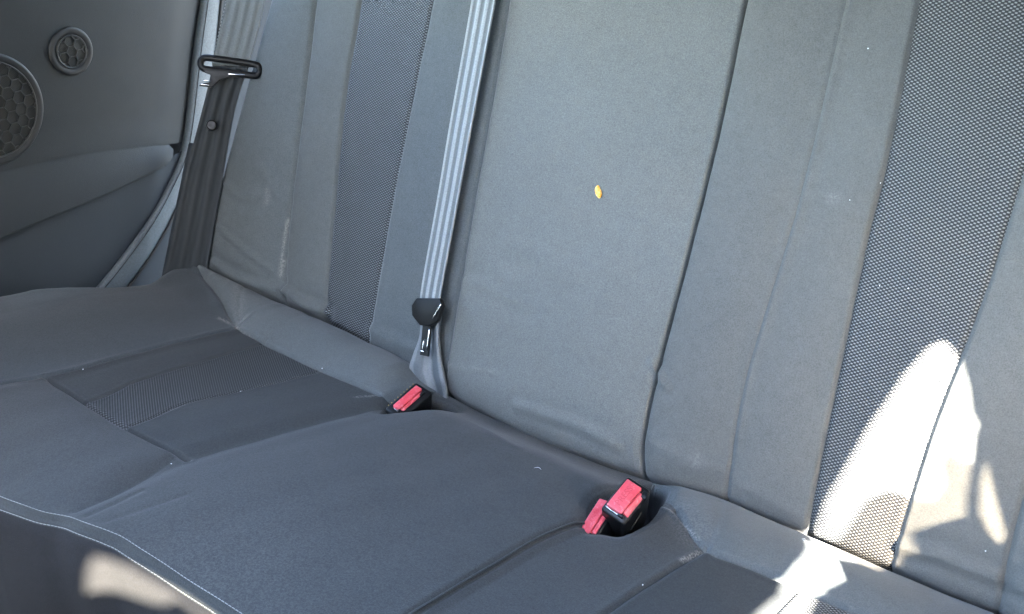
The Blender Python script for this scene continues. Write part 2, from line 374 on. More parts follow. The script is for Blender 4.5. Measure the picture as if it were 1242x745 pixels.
c_R2 = curve([(.78, -.01), (.82, -.03), (.86, -.052), (.90, -.090), (.938, -.117), (.98, -.112), (1.02, -.110), (1.30, -.110), (1.45, -.11)])
c_yF = curve([(-.2, -.535), (.3, -.530), (.38, -.528), (.435, -.520), (.465, -.512), (.50, -.509), (.53, -.503), (.56, -.500), (.7, -.499), (1.4, -.499)])
c_zF = curve([(-.2, .062), (.3, .070), (.38, .0735), (.453, .079), (.48, .084), (.504, .087), (.53, .086), (.56, .085), (.7, .085), (1.4, .085)])
Zc = curve([(-.15, .030), (-.05, .029), (0, .027), (.085, .019), (.27, .019), (.36, .016), (.44, .006), (.494, -.014), (.65, -.025), (.78, -.020), (.82, -.014), (.86, -.008), (.90, -.004), (1.0, -.006), (1.2, -.007), (1.45, -.007)])
ridge = curve([(-.7, -.06), (-.6, -.05), (-.29, -.033), (-.235, -.033), (-.187, -.012), (-.13, .008), (-.09, .010), (-.05, .0), (0, -.006), (.05, -.01)])
def closed(pts, n=6):
    P_ = np.array(pts, float); N_ = len(P_); out = []
    for i in range(N_):
        a, b, c, d = P_[i - 1], P_[i], P_[(i + 1) % N_], P_[(i + 2) % N_]
        for q in np.linspace(0, 1, n, endpoint=False):
            out.append(tuple(.5 * ((2 * b) + (c - a) * q + (2 * a - 5 * b + 4 * c - d) * q * q + (3 * b - a - 3 * c + d) * q ** 3)))
    return out
POCKET_L = closed([(.505, -.130), (.484, -.085), (.490, -.045), (.515, -.022), (.545, -.030), (.540, -.070), (.528, -.105)])
POCKET_R = closed([(.806, -.060), (.806, -.120), (.829, -.170), (.845, -.162), (.862, -.150), (.868, -.108), (.858, -.060), (.843, -.016), (.812, -.010)])
SEAM_R = [(x, float(c_R(x))) for x in np.linspace(-.08, .47, 24)]; SEAM_R2 = [(x, float(c_R2(x))) for x in np.linspace(.88, 1.4, 30)]
SEAM_L = [(x, float(c_L(x))) for x in np.linspace(.181, .452, 12)]
WR_C = [([(.464, -.50), (.462, -.46), (.452, -.41), (.440, -.37)], -.0020, .004), ([(.486, -.50), (.487, -.47), (.484, -.44)], -.0016, .004), ([(.510, -.495), (.520, -.455), (.527, -.42)], -.0010, .004),
        ([(.86, -.068), (.90, -.092), (.925, -.108)], .0022, .003), ([(.905, -.02), (.925, -.06), (.936, -.105)], -.0012, .004), ([(.115, -.005), (.15, -.045), (.188, -.078)], -.0016, .0035),
        ([(.06, -.02), (.12, -.06)], .002, .008), ([(.60, -.07), (.68, -.09)], .0012, .008)]
def Hbase(x, y):
    z = -.17 * y
    w = ss(1 + y / .095); z = z + Zc(x) * w
    z = z - np.clip(y + .005, 0, 1) * 2.2
    rb = np.interp(x, [-.1, 0, .1, .44, .50, .80, .87, .93, 1.4], [.004, .008, .014, .014, 0, 0, .007, .013, .013])
    yr = np.where(x < .64, -c_R(np.minimum(x, .5)), -c_R2(np.maximum(x, .78))); yr = np.maximum(yr, .02)
    z = z + rb * np.sin(math.pi * np.clip(-y / yr, 0, 1)) ** .8
    A_, C_, P_, I_ = c_A(y), c_C(y), c_P(y), c_I(y); L_ = c_L(x)
    fade = np.interp(y, [-.20, -.09, -.02, 0], [1, .55, .1, 0])
    z = z + .026 * ss((A_ - x) / .17) * fade + .004 * pil(x, A_ - .16, A_) * fade
    xr = ridge(y); d = np.clip(xr - x, 0, 1); z = z - np.minimum(d * d / .06, .25)
    I2 = c_O(y); z = z + .02 * ss((x - I2) / .15) * fade
    z = z + .0075 * ss((x - C_) / .10) * (1 - ss((x - (P_ - .010)) / .024)) * ss((-y - .03) / .10)
    z = z + .005 * pil(x, C_, P_) * ss((-y - .02) / .1)
    inL = ss((x - A_) / .02) * (1 - ss((x - C_ + .05) / .05))
    z = z + inL * .004 * ss((L_ - y + .0) / .05) - inL * .003 * (1 - ss((L_ - y) / .01))
    z = z + .003 * pil(x, A_, c_m0(y)) * ss((y - L_) / .02) + .003 * pil(x, c_m1(y), C_) * ss((y - L_) / .02)
    z = z - .0055 * np.exp(-((x - C_ + .004) / .016) ** 2) * ss((-y - .06) / .06)
    return z
def H(x, y):
    x = np.asarray(x, float); y = np.asarray(y, float)
    z = Hbase(x, y); yF = c_yF(x)
    drop = Hbase(x, yF) - c_zF(x); q = np.clip((-y - .37) / (-yF - .37), 0, 1.05); z = z - drop * q * q
    def groove(d, dep, w, lip=.0007): return -dep * np.exp(-(d / w) ** 2) + lip * np.exp(-((np.abs(d) - 2.6 * w) / w) ** 2)
    z = z + groove(x - c_A(y), .0028, .0022) * ss((-y - .05) / .03)
    for c in (c_m0, c_m1): z = z + groove(x - c(y), .0012, .0018, .0005) * ss((y - c_L(x) + .006) / .006) * (y < -.08)
    z = z + groove(x - c_P(y) - .001, .0030, .0026) * ss((-y - .12) / .03)
    z = z + groove(x - c_I(y), .0030, .0024) * (y < -.11)
    for c in (c_n0, c_n1): z = z + groove(x - c(y), .0015, .002) * (y < -.115)
    z = z + groove(pdist(x, y, SEAM_R), .0030, .0024) + groove(pdist(x, y, SEAM_R2), .0032, .0026) + groove(pdist(x, y, SEAM_L), .0034, .0024, .0012)
    for pts, amp, w in WR_C: z = z + amp * np.exp(-(pdist(x, y, pts) / w) ** 2)
    for pg, dep in ((POCKET_L, .055), (POCKET_R, .075)):
        ins = inside(x, y, pg); d = pdist(x, y, pg + pg[:1])
        z = np.where(ins, z - .004 - dep * np.clip(d / .020, 0, 1) ** 1.3, z - .004 * np.exp(-(d / .006) ** 2))
    z = z + .0010 * np.sin(x * 27 + 1.1 * np.sin(y * 13)) * np.sin(y * 19 + x * 7) + .0005 * np.sin(x * 67 + y * 31) * np.sin(y * 53 - x * 29)
    return z
def Csurf(x, y): return np.stack([x, y, H(x, y)], -1)
SC_C = [([(.150, -.084), (.19, -.083)], .0030, .9), ([(.19, -.083), (.155, -.05), (.12, -.02)], .012, .30), ([(.86, -.066), (.90, -.09), (.925, -.107)], .0022, 1.0), ([(.84, -.035), (.885, -.06), (.92, -.10)], .022, .30),
        ([(.938, -.117), (.93, -.15)], .003, .8), ([(.19, -.085), (.23, -.09)], .002, .7), ([(.47, -.096), (.455, -.12)], .002, .8),
        ([(.348, -.355), (.34, -.28), (.352, -.2)], .0022, .55), ([(.28, -.362), (.33, -.362)], .002, .35), ([(.36, -.16), (.368, -.11)], .0018, .6)]
def dust_and_lightC(x, y):
    d = np.zeros_like(x)
    for pts, w, s in SC_C: d = np.maximum(d, s * np.exp(-(pdist(x, y, pts) / w) ** 2))
    return np.maximum(d, .04 + .08 * np.exp(-(((x - .65) / .14) ** 2 + ((y + .50) / .16) ** 2)))  # dusty front of the centre seat; its stronger light is painted in too

# ------------------------------------------------------------------ setting: cabin floor, headliner, added unseen wall that blocks the sun
def slab(name, lo, hi, mat):
    bm = bmesh.new(); bmesh.ops.create_cube(bm, size=1)
    for v in bm.verts: v.co = Vector([lo[i] + (v.co[i] + .5) * (hi[i] - lo[i]) for i in range(3)])
    o = link(name, bm_mesh(name, bm, False), mat); return struct(o)
slab("floor", (-.6, -3.0, -.34), (1.6, .9, -.30), M['carpet'])
slab("ground", (-150, -150, -.62), (150, 150, -.60), plastic("asphalt", (.09, .09, .088), .9, .5, 80))
ROOF_GAP = (.40, 1.44, -.98, -.46)                       # roof gap added to let sky light in, x0 x1 y0 y1
bm = bmesh.new()
for xa, xb, ya_, yb in ((-.35, 1.48, -1.55, ROOF_GAP[2]), (-.35, 1.48, ROOF_GAP[3], .75), (-.35, ROOF_GAP[0], ROOF_GAP[2], ROOF_GAP[3]), (ROOF_GAP[1], 1.48, ROOF_GAP[2], ROOF_GAP[3])):
    g = bmesh.ops.create_cube(bm, size=1)['verts']
    for v in g: v.co = Vector((xa + (v.co.x + .5) * (xb - xa), ya_ + (v.co.y + .5) * (yb - ya_), .86 + (v.co.z + .5) * .03))
g = bmesh.ops.create_cube(bm, size=1)['verts']          # added bar above the left window, cuts light from the left
for v in g: v.co = Vector((-.20 + (v.co.x + .5) * .06, -1.30 + (v.co.y + .5) * 2.05, .71 + (v.co.z + .5) * .145))
struct(link("roof", bm_mesh("roof", bm, False), M['liner']))
for i_, (xa, xb, zt) in enumerate(((-.14, .54, .68), (.64, 1.30, .44))):
    bm = bmesh.new(); bmesh.ops.create_cube(bm, size=1)
    for v in bm.verts: v.co = Vector((xa + (v.co.x + .5) * (xb - xa), -1.10 + (v.co.y + .5) * .13 - .22 * (v.co.z + .5) + .12, -.26 + (v.co.z + .5) * (zt + .26)))
    bmesh.ops.bevel(bm, geom=bm.edges[:], offset=.05, segments=4, affect='EDGES')
    tag(link("front_seat_back", bm_mesh("front_seat_back", bm), M['black_matt']), ("dark cloth back of the left front seat", "dark cloth back of the right front seat")[i_], "front seat")
XP = 1.5  # opening outlines below are traced back from the sun patches
OPEN1 = [(-.1213, .4985), (-.1293, .4949), (-.1445, .4770), (-.1719, .4357), (-.1948, .3961), (-.2180, .3551), (-.2262, .3290), (-.2330, .3235), (-.2500, .3245), (-.2600, .3330), (-.3068, .3369), (-.3534, .3325), (-.3981, .3411), (-.4311, .3465),
         (-.4450, .3300), (-.3665, .3133), (-.3474, .3128), (-.3146, .3100), (-.3009, .3115), (-.2765, .3075), (-.2680, .3120), (-.2546, .3150), (-.2340, .3000), (-.2209, .2830), (-.1841, .2640), (-.1716, .3020), (-.1587, .3060), (-.1450, .3075),
         (-.1405, .3309), (-.1314, .3639), (-.1250, .3900), (-.1215, .3990), (-.1221, .4153), (-.1180, .4420), (-.1150, .4700), (-.1170, .4900)]
OPEN2 = [(-.1232, .3690), (-.1255, .3241), (-.1252, .2772), (-.1309, .2668), (-.1365, .2875), (-.1385, .3107), (-.1325, .3414)]
OPEN3 = [(-.9722, .7070), (-.9806, .6952), (-.9870, .6665), (-.9739, .6646), (-.9592, .6597), (-.9338, .6385), (-.9216, .6306), (-.9112, .6347), (-.9007, .6203), (-.8886, .6002), (-.8600, .5600), (-.8570, .5630), (-.8700, .5830), (-.8850, .6060), (-.9000, .6280), (-.9110, .6430), (-.9440, .6830)]
def blocker_with_openings(name, y0, y1, z0, z1, x0, x1, holes, mat):
    cu = bpy.data.curves.new(name, 'CURVE'); cu.dimensions = '2D'; cu.fill_mode = 'BOTH'; cu.extrude = (x1 - x0) / 2
    for pts in [[(y0, z0), (y1, z0), (y1, z1), (y0, z1)]] + holes:
        s = cu.splines.new('POLY'); s.points.add(len(pts) - 1); s.use_cyclic_u = True
        for q, p_ in zip(s.points, pts): q.co = (p_[0], p_[1], 0, 1)
    o = bpy.data.objects.new(name + "_tmp", cu); COL.objects.link(o); bpy.context.view_layer.update()
    me = bpy.data.meshes.new_from_object(o.evaluated_get(bpy.context.evaluated_depsgraph_get()))
    bpy.data.objects.remove(o); bpy.data.curves.remove(cu)
    me.transform(Matrix(((0, 0, 1, (x0 + x1) / 2), (1, 0, 0, 0), (0, 1, 0, 0), (0, 0, 0, 1))))
    me.materials.clear(); return link(name, me, mat)
struct(blocker_with_openings("sun_blocker_right", -2.1, .75, -.29, 1.95, XP - .002, XP + .002, [OPEN1, OPEN2, OPEN3], M['body']))  # added unseen wall; its holes let through only the sun patches
def pane(name, pts, x, label, mat=None):  # added pane that dims part of a sun beam
    bm = bmesh.new(); f = bm.faces.new([bm.verts.new((x, p_[0], p_[1])) for p_ in pts]); r = bmesh.ops.extrude_face_region(bm, geom=[f])
    for g in r['geom']:
        if isinstance(g, bmesh.types.BMVert): g.co.x += .003
    tag(link(name, bm_mesh(name, bm, False), mat or M['tint']), label, "light filter")
pane("light_filter_pane", [(-.10, .3720), (-.1374, .3669), (-.1439, .3844), (-.1507, .3736), (-.1526, .3506), (-.1614, .3356), (-.1697, .3443), (-.1810, .3576), (-.1953, .3546), (-.2116, .3323), (-.2208, .3124), (-.2350, .3060), (-.2380, .25), (-.10, .25)], XP + .006, "added unseen pane that half dims the backrest sun patch")
pane("light_filter_pane", [(-1.05, .74), (-1.05, .54), (-.84, .54), (-.84, .74)], XP + .006, "added unseen pane that dims the seat front sun patch", M['tint_pale'])

# ------------------------------------------------------------------ rear bench cushion
cush = thing("rear_bench_cushion", (.6, -.25, 0), "dark grey cloth rear bench seat cushion with pale stitching along its front edge", "seat cushion")
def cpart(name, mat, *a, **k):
    o = link(name, patch(name, *a, dust=dust_and_lightC, **k), mat); me = o.data
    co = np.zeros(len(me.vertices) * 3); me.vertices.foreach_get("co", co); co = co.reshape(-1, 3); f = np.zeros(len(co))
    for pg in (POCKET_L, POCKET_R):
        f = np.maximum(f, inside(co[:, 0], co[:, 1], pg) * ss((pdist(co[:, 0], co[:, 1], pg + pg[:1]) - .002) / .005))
    at = me.attributes.new("pocket_dark", 'FLOAT', 'POINT'); at.data.foreach_set("value", f.astype(np.float32))     # cloth goes near black inside the buckle pockets
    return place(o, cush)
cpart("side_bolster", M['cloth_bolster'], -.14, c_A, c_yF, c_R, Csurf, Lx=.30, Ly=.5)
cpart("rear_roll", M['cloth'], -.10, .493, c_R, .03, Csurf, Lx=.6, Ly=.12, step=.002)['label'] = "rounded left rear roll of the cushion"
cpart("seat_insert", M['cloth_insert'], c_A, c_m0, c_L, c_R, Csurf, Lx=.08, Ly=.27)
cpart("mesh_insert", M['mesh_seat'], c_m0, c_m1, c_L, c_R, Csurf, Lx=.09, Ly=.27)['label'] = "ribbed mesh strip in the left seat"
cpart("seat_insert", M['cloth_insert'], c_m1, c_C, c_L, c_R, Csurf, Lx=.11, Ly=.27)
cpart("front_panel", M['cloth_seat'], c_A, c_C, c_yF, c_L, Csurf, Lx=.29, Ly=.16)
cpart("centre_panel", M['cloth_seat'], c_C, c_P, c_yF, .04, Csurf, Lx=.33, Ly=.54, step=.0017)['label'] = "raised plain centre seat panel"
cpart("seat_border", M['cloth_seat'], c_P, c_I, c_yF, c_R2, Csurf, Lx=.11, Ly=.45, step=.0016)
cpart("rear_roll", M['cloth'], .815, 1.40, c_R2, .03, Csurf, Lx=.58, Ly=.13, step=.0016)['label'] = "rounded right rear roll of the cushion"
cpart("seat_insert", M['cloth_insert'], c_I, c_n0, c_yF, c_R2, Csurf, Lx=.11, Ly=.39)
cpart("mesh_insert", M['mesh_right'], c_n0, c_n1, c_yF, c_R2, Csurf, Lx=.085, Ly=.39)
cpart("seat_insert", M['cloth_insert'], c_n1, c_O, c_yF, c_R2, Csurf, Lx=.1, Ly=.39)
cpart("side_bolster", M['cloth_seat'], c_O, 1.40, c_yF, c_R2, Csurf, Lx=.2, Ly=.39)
# front apron: a profile swept along the front edge
s_ = np.concatenate([np.linspace(0, .035, 22), np.linspace(.04, .24, 40)])
th = np.radians(np.interp(s_, [0, .004, .012, .03, .08, .24], [22, 34, 60, 84, 93, 97]))
ds = np.diff(s_, prepend=0); py = np.cumsum(-np.cos(th) * ds); pz = np.cumsum(-np.sin(th) * ds)
gro = -.0016 * np.exp(-((s_ - .0065) / .0018) ** 2)
def apron_pt(x, i):
    y = c_yF(x) + py[i] - np.sin(th[i]) * gro[i]; z = H(x, c_yF(x)) + pz[i] + np.cos(th[i]) * gro[i]
    wv = .0015 * np.sin(x * 31 + s_[i] * 40) * min(1, s_[i] / .04); return np.stack([x, y + wv, z], -1)
xs = np.linspace(-.14, 1.40, 330)
V = np.stack([apron_pt(xs, i) for i in range(len(s_))], 1)
UV = np.stack(np.broadcast_arrays(xs[:, None], s_[None, :]), -1).reshape(-1, 2)
nb = int(np.argmin(np.abs(s_ - .0135))) + 1
for nm_, a_, b_, m_ in (("edge_band", 0, nb, 'cloth_seat'), ("front_apron", nb - 1, len(s_), 'cloth_apron')):
    vv = V[:, a_:b_]; uu = UV.reshape(len(xs), len(s_), 2)[:, a_:b_]
    place(link(nm_, mesh_np(nm_, vv.reshape(-1, 3), grid_faces(len(xs), b_ - a_, True), uu.reshape(-1, 2), np.zeros(len(xs) * (b_ - a_))), M[m_]), cush)
def stitches(line, lift, r=.00055, pitch=.0046, fill=.74):
    line = np.asarray(line); L = np.concatenate([[0], np.cumsum(np.linalg.norm(np.diff(line, axis=0), axis=1))]); out = []
    for a in np.arange(0, L[-1] - pitch, pitch):
        t = a + pitch * fill * np.linspace(0, 1, 5); q = np.stack([np.interp(t, L, line[:, i]) for i in range(3)], 1)
        q = q + np.asarray(lift) * (np.sin(math.pi * np.linspace(0, 1, 5)) * .9 + .15)[:, None]; out.append(q)
    return out
xl_ = np.linspace(-.1, 1.2, 700)
i2 = int(np.argmin(np.abs(s_ - .0125)))
paths = stitches(apron_pt(xl_, 0), (0, -.0002, .0006)) + stitches(apron_pt(xl_, i2), (0, -.0006, .0003))
place(link("pale_stitching", tube_mesh("pale_stitching", paths, .00042, 5), M['thread']), cush)
yy = np.linspace(-.145, -.5, 90); pp = np.stack([c_P(yy) - .0012, yy, H(c_P(yy) - .0012, yy) + .0012], 1)
place(link("edge_piping", tube_mesh("edge_piping", [pp], .0014, 8), M['cloth_seat']), cush)
# dense foam body under the covers
bm = bmesh.new()
bmesh.ops.create_cube(bm, size=1)
for v in bm.verts: v.co = Vector((-.05 + (v.co.x + .5) * 1.38, -.47 + (v.co.y + .5) * .44, -.16 + (v.co.z + .5) * .07))
place(link("foam_base", bm_mesh("foam_base", bm, False), M['black_matt']), cush)

# ------------------------------------------------------------------ backrests
wide = thing("wide_backrest", (.4, 0, 0), "grey cloth rear backrest section spanning the left and centre seats with a dark mesh stripe", "seat backrest")
narrow = thing("narrow_backrest", (1.04, 0, 0), "narrow right backrest section with a broad perforated mesh stripe, sun patch across its foot", "seat backrest")
def bpart(root, name, mat, xl, xr, Lx, **k): return place(link(name, patch(name, xl, xr, T0, T1, Bsurf, dust=dustB, Lx=Lx, Ly=.88, step=.005, **k), mat), root)
bpart(wide, "side_bolster", M['cloth'], lambda t: b_outer(t) - .010, b_s1, .19)
bpart(wide, "cloth_strip", M['cloth_strip'], b_s1, b_s2, .09)
bpart(wide, "mesh_insert", M['mesh_left'], b_s2, b_s3, .1)
bpart(wide, "cloth_strip", M['cloth'], b_s3, b_s4, .13)
bpart(wide, "centre_panel", M['cloth_centre'], b_s4, lambda t: b_split(t) - .0006, .3)
bpart(narrow, "inner_panel", M['cloth_lit_right'], lambda t: b_split(t) + .0006, b_s5, .11)
bpart(narrow, "cloth_strip", M['cloth_lit_right'], b_s5, b_s6, .09)
bpart(narrow, "mesh_insert", M['mesh_right'], b_s6, b_s7, .11)
bpart(narrow, "cloth_strip", M['cloth_lit_right'], b_s7, b_s8, .1)
bpart(narrow, "side_bolster", M['cloth_lit_right'], b_s8, lambda t: b_right(t) + .010, .13)
def back_board(root, xa, xb):
    V = []
    for t in (T0, T1):
        for x in (xa, xb):
            for n in (-.035, -.12):
                V.append(BP(x(t), t, n))
    F = [[0, 1, 3, 2], [4, 6, 7, 5], [0, 2, 6, 4], [1, 5, 7, 3], [0, 4, 5, 1], [2, 3, 7, 6]]
    o = link("back_board", mesh_np("back_board", V, F, smooth=False), M['black_matt']); place(o, root)
back_board(wide, lambda t: b_outer(t) + .01, lambda t: b_split(t) + .0060)
back_board(narrow, lambda t: b_split(t) + .0064, lambda t: b_right(t) - .01)
# twin row of seam thread near the split, the row beside the mesh
def seam_thread(root, f, off, t0, t1, mat, pitch=.006, r=.0004):
    t = np.linspace(t0, t1, 300); x = f(t) + off; P_ = Bsurf(x, t)
    place(link("seam_thread", tube_mesh("seam_thread", stitches(P_, NV * .0005, pitch=pitch, fill=.6), r, 4), mat), root)
seam_thread(wide, b_s3, .0015, -.02, .6, M['thread_dark'])

# ------------------------------------------------------------------ door side
XD = -.13
def DS(fn): return lambda y, z: np.stack([XD + fn(y, z), y, z], -1)
arm_top = curve([(-.9, .21), (-.45, .213), (-.212, .209), (-.137, .205), (-.058, .198), (.027, .185), (.064, .178), (.2, .16)])
arm_low = curve([(-.9, .075), (-.45, .103), (-.238, .121), (-.161, .127), (-.107, .131), (-.035, .138), (.042, .149), (.2, .175)])
seal_l = smooth_pts([(.185, .45), (.164, .386), (.139, .314), (.105, .202), (.084, .152), (.048, .107), (.010, .069), (-.034, .035), (-.077, .005), (-.118, -.020), (-.19, -.06)], 10)
seal_r = smooth_pts([(.211, .45), (.193, .382), (.172, .307), (.135, .194), (.111, .145), (.075, .098), (.039, .053), (.001, .016), (-.035, -.013), (-.08, -.042), (-.15, -.085)], 10)
o_ = np.argsort(seal_l[:, 1]); seal_y = lambda z: np.interp(z, seal_l[o_, 1], seal_l[o_, 0]) + .004
door = thing("door_panel", (XD, -.1, .1), "dark grey plastic side door trim with round speaker grille and armrest ledge", "door panel")
def dsurf_up(y, z):
    at = arm_top(y); o = .004 * np.sin((z - .2) * 9) + .003 * ss((at + .05 - z) / .06)
    return o * (1 - ss((y - seal_y(z) + .06) / .055)) - .004 * ss((y - seal_y(z) + .015) / .015)
def dpart(name, mat, a, b, lo, hi, fn, Lx=.5, Ly=.25):
    # patch() sweeps its first coordinate between a(z) and b(z)
    me = patch(name, a, b, lo, hi, DS(fn), step=.006, Lx=Lx, Ly=Ly); return place(link(name, me, mat), door)
dpart("upper_panel", M['door'], -.75, seal_y, arm_top, .455, dsurf_up, .9, .26)
def dsurf_arm(y, z):
    at, al = arm_top(y), arm_low(y); q = np.clip((at - z) / np.maximum(at - al, .01), 0, 1)
    o = .004 + .006 * np.sin(q * math.pi / 2) ** 1.2
    return o - .05 * ss((q - .97) / .03) * 0
def arm_end(z): return np.interp(z, [.05, .146, .156, .169, .179, .25], [.030, .042, .063, .070, .064, .03])
dpart("armrest", M['door_arm'], -.75, arm_end, arm_low, lambda y: arm_top(y) + .001, dsurf_arm, .85, .08)
# underside lip and end wall of the armrest
yl = np.linspace(-.75, .042, 90); zl = arm_low(yl)
lip = np.stack([np.stack([XD + .010 - 0 * yl, yl, zl], -1), np.stack([XD + .0098 + 0 * yl, yl, zl - .0015], -1), np.stack([XD + .007 + 0 * yl, yl, zl - .0024], -1), np.stack([XD - .004 + 0 * yl, yl, zl - .005], -1)], 1)
place(link("armrest_lip", mesh_np("armrest_lip", lip.reshape(-1, 3), grid_faces(len(yl), 4)), M['door_arm']), door)
ze = np.linspace(.149, .178, 14); ye = arm_end(ze); oe = dsurf_arm(ye, ze)
endw = np.stack([np.stack([XD + oe, ye, ze], -1), np.stack([XD + oe - .006, ye + .003, ze - .0005], -1), np.stack([XD - .004 + 0 * ze, ye + .004, ze - .001], -1)], 1)
place(link("armrest_end", mesh_np("armrest_end", endw.reshape(-1, 3), grid_faces(len(ze), 3)), M['black_matt']), door)
def dsurf_low(y, z): return .001 + .003 * ss((.13 - z) / .2) * ss((seal_y(z) - y) / .08) - .012 * ss((-.17 - y) / .12) * ss((.05 - z) / .1)
dpart("lower_panel", M['door_low'], -.75, seal_y, -.25, lambda y: arm_low(y) + .004, dsurf_low, .85, .38)
# window ledge above the panel
bm = rbox((.10, .9, .03), .008, 3, Matrix.Rotation(R_(1.2), 3, 'X'), (XD - .045, -.36, .4645)); place(link("window_ledge", bm_mesh("window_ledge", bm), M['black_matt']), door)
bm = rbox((.05, 1.2, .74), .01, 2, None, (XD - .075, -.20, .09)); place(link("door_core", bm_mesh("door_core", bm), M['black_matt']), door)
# speaker and tweeter: lathe about the door's normal, hexagonal ribs over a perforated plate
def lathe_x(profile, cy, cz, x0, seg=96):
    V, F = [], []; n = len(profile)
    for i in range(seg):
        a = 2 * math.pi * i / seg
        for r, h in profile: V.append((x0 + h, cy + r * math.cos(a), cz + r * math.sin(a)))
    for i in range(seg):
        for j in range(n - 1): F.append([i * n + j, ((i + 1) % seg) * n + j, ((i + 1) % seg) * n + j + 1, i * n + j + 1])
    return V, F
def hex_ribs(cy, cz, x0, R, a, w, dome):
    V, F = [], []; seen = set()
    for q in range(-12, 13):
        for r in range(-12, 13):
            hx, hz = a * 1.5 * q, a * math.sqrt(3) * (r + q / 2)
            c = [(hx + a * math.cos(R_(60 * i)), hz + a * math.sin(R_(60 * i))) for i in range(6)]
            for i in range(6):
                p_, p2 = c[i], c[(i + 1) % 6]; key = (round((p_[0] + p2[0]) * 2e4), round((p_[1] + p2[1]) * 2e4))
                if key in seen: continue
                seen.add(key)
                A_, B_ = np.array(p_), np.array(p2)
                if max(np.hypot(*A_), np.hypot(*B_)) > R:
                    if min(np.hypot(*A_), np.hypot(*B_)) > R: continue
                    if np.hypot(*A_) > R: A_, B_ = B_, A_
                    for _ in range(12):
                        if np.hypot(*B_) > R: B_ = B_ + (A_ - B_) * .12
                d = B_ - A_; L = np.hypot(*d)
                if L < 1e-5: continue
                nrm = np.array([-d[1], d[0]]) / L * w / 2; o = len(V)
                for pt in (A_ + nrm, B_ + nrm, B_ - nrm, A_ - nrm):
                    hgt = dome * (1 - (np.hypot(*pt) / R) ** 2)
                    V.append((x0 + hgt + .0012, cy + pt[0], cz + pt[1])); V.append((x0 + hgt - .001, cy + pt[0], cz + pt[1]))
                F += [[o, o + 2, o + 4, o + 6], [o, o + 1, o + 3, o + 2], [o + 2, o + 3, o + 5, o + 4], [o + 4, o + 5, o + 7, o + 6], [o + 6, o + 7, o + 1, o]]
    return V, F
def speaker(name, cy, cz, x0, R, rimw, a, w, face):
    # rim
    V, F = lathe_x([(R, -.004), (R, .0010), (R - rimw * .10, .0024), (R - rimw * .3, .0030), (R - rimw * .85, .0026), (R - rimw, .0008), (R - rimw, -.004)], cy, cz, x0)
    sp = place(link(name, mesh_np(name, V, F), M['rim']), door)
    Ri = R - rimw
    prof = [(Ri * t, .0018 * (1 - t * t)) for t in np.linspace(1, 0.001, 14)]
    V, F = lathe_x(prof, cy, cz, x0); uv = np.array([(v[1] - cy, v[2] - cz) for v in V])
    g = link("perforated_plate", mesh_np("perforated_plate", V, F, uv), M['perf']); g.parent = sp; g.data.transform(Matrix.Translation(-Vector(door.location)))
    V, F = hex_ribs(cy, cz, x0 + .0012, face, a, w, .0018)
    g = link("hexagon_ribs", mesh_np("hexagon_ribs", V, F, smooth=False), M['grille']); g.parent = sp; g.data.transform(Matrix.Translation(-Vector(door.location)))
    ring = [(x0 + .0032, cy + (face + .001) * math.cos(b), cz + (face + .001) * math.sin(b)) for b in np.linspace(0, 2 * math.pi, 97)]
    g = link("inner_ring", tube_mesh("inner_ring", [ring], .0011, 5), M['grille']); g.parent = sp; g.data.transform(Matrix.Translation(-Vector(door.location)))
    return sp
speaker("speaker", -.206, .297, XD + .004, .077, .0115, .0095, .0011, .0645)['label'] = "large round speaker grille with hexagon ribs"
speaker("tweeter", -.073, .3515, XD + .004, .034, .0105, .0085, .0010, .0215)['label'] = "small round tweeter grille"

# grained seal strip down the edge of the door
def on_x(a, x): return np.stack([np.full(len(a), x), a[:, 0], a[:, 1]], 1)
seal = thing("door_seal", (XD, .05, .1), "light blue-grey grained trim strip curving down beside the dark door panel", "door trim")
place(link("seal_strip", strip_mesh("seal_strip", on_x(seal_l, XD + .008), on_x(seal_r, XD + .008), 13, lambda u: .0022 * np.sin(math.pi * u) ** .6, thick=.012, normal=(1, 0, 0)), M['seal']), seal)
inner = seal_l + (seal_r - seal_l) * .17
place(link("rubber_bead", tube_mesh("rubber_bead", [on_x(inner, XD + .0096)], .0008, 6), M['rubber']), seal)
place(link("rubber_edge", tube_mesh("rubber_edge", [on_x(seal_r + (seal_r - seal_l) * .06, XD + .009)], .0026, 6), M['rubber']), seal)
# dark trim between strip and belt
side = thing("side_trim", (XD, .2, .1), "dark plastic side trim behind the left seat belt and beside the seat", "side trim")
zz = np.linspace(-.25, .6, 60); r_o = np.argsort(seal_r[:, 1]); ya = np.interp(zz, seal_r[r_o, 1], seal_r[r_o, 0]) - .006
Lp = np.stack([np.full(60, XD + .002), ya, zz], 1); Rp = np.stack([np.full(60, XD + .03), np.maximum(ya + .05, .42 + 0 * ya), zz], 1)
me = strip_mesh("trim_panel", Lp, Rp, 24, thick=.01, normal=(1, 0, 0)); place(link("trim_panel", me, M['trim']), side)
bm = rbox((.012, .012, .30), .003, 2, Matrix.Rotation(R_(-23), 3, 'X'), (-.088, .025, .045)); place(link("trim_rib", bm_mesh("trim_rib", bm), M['trim']), side)

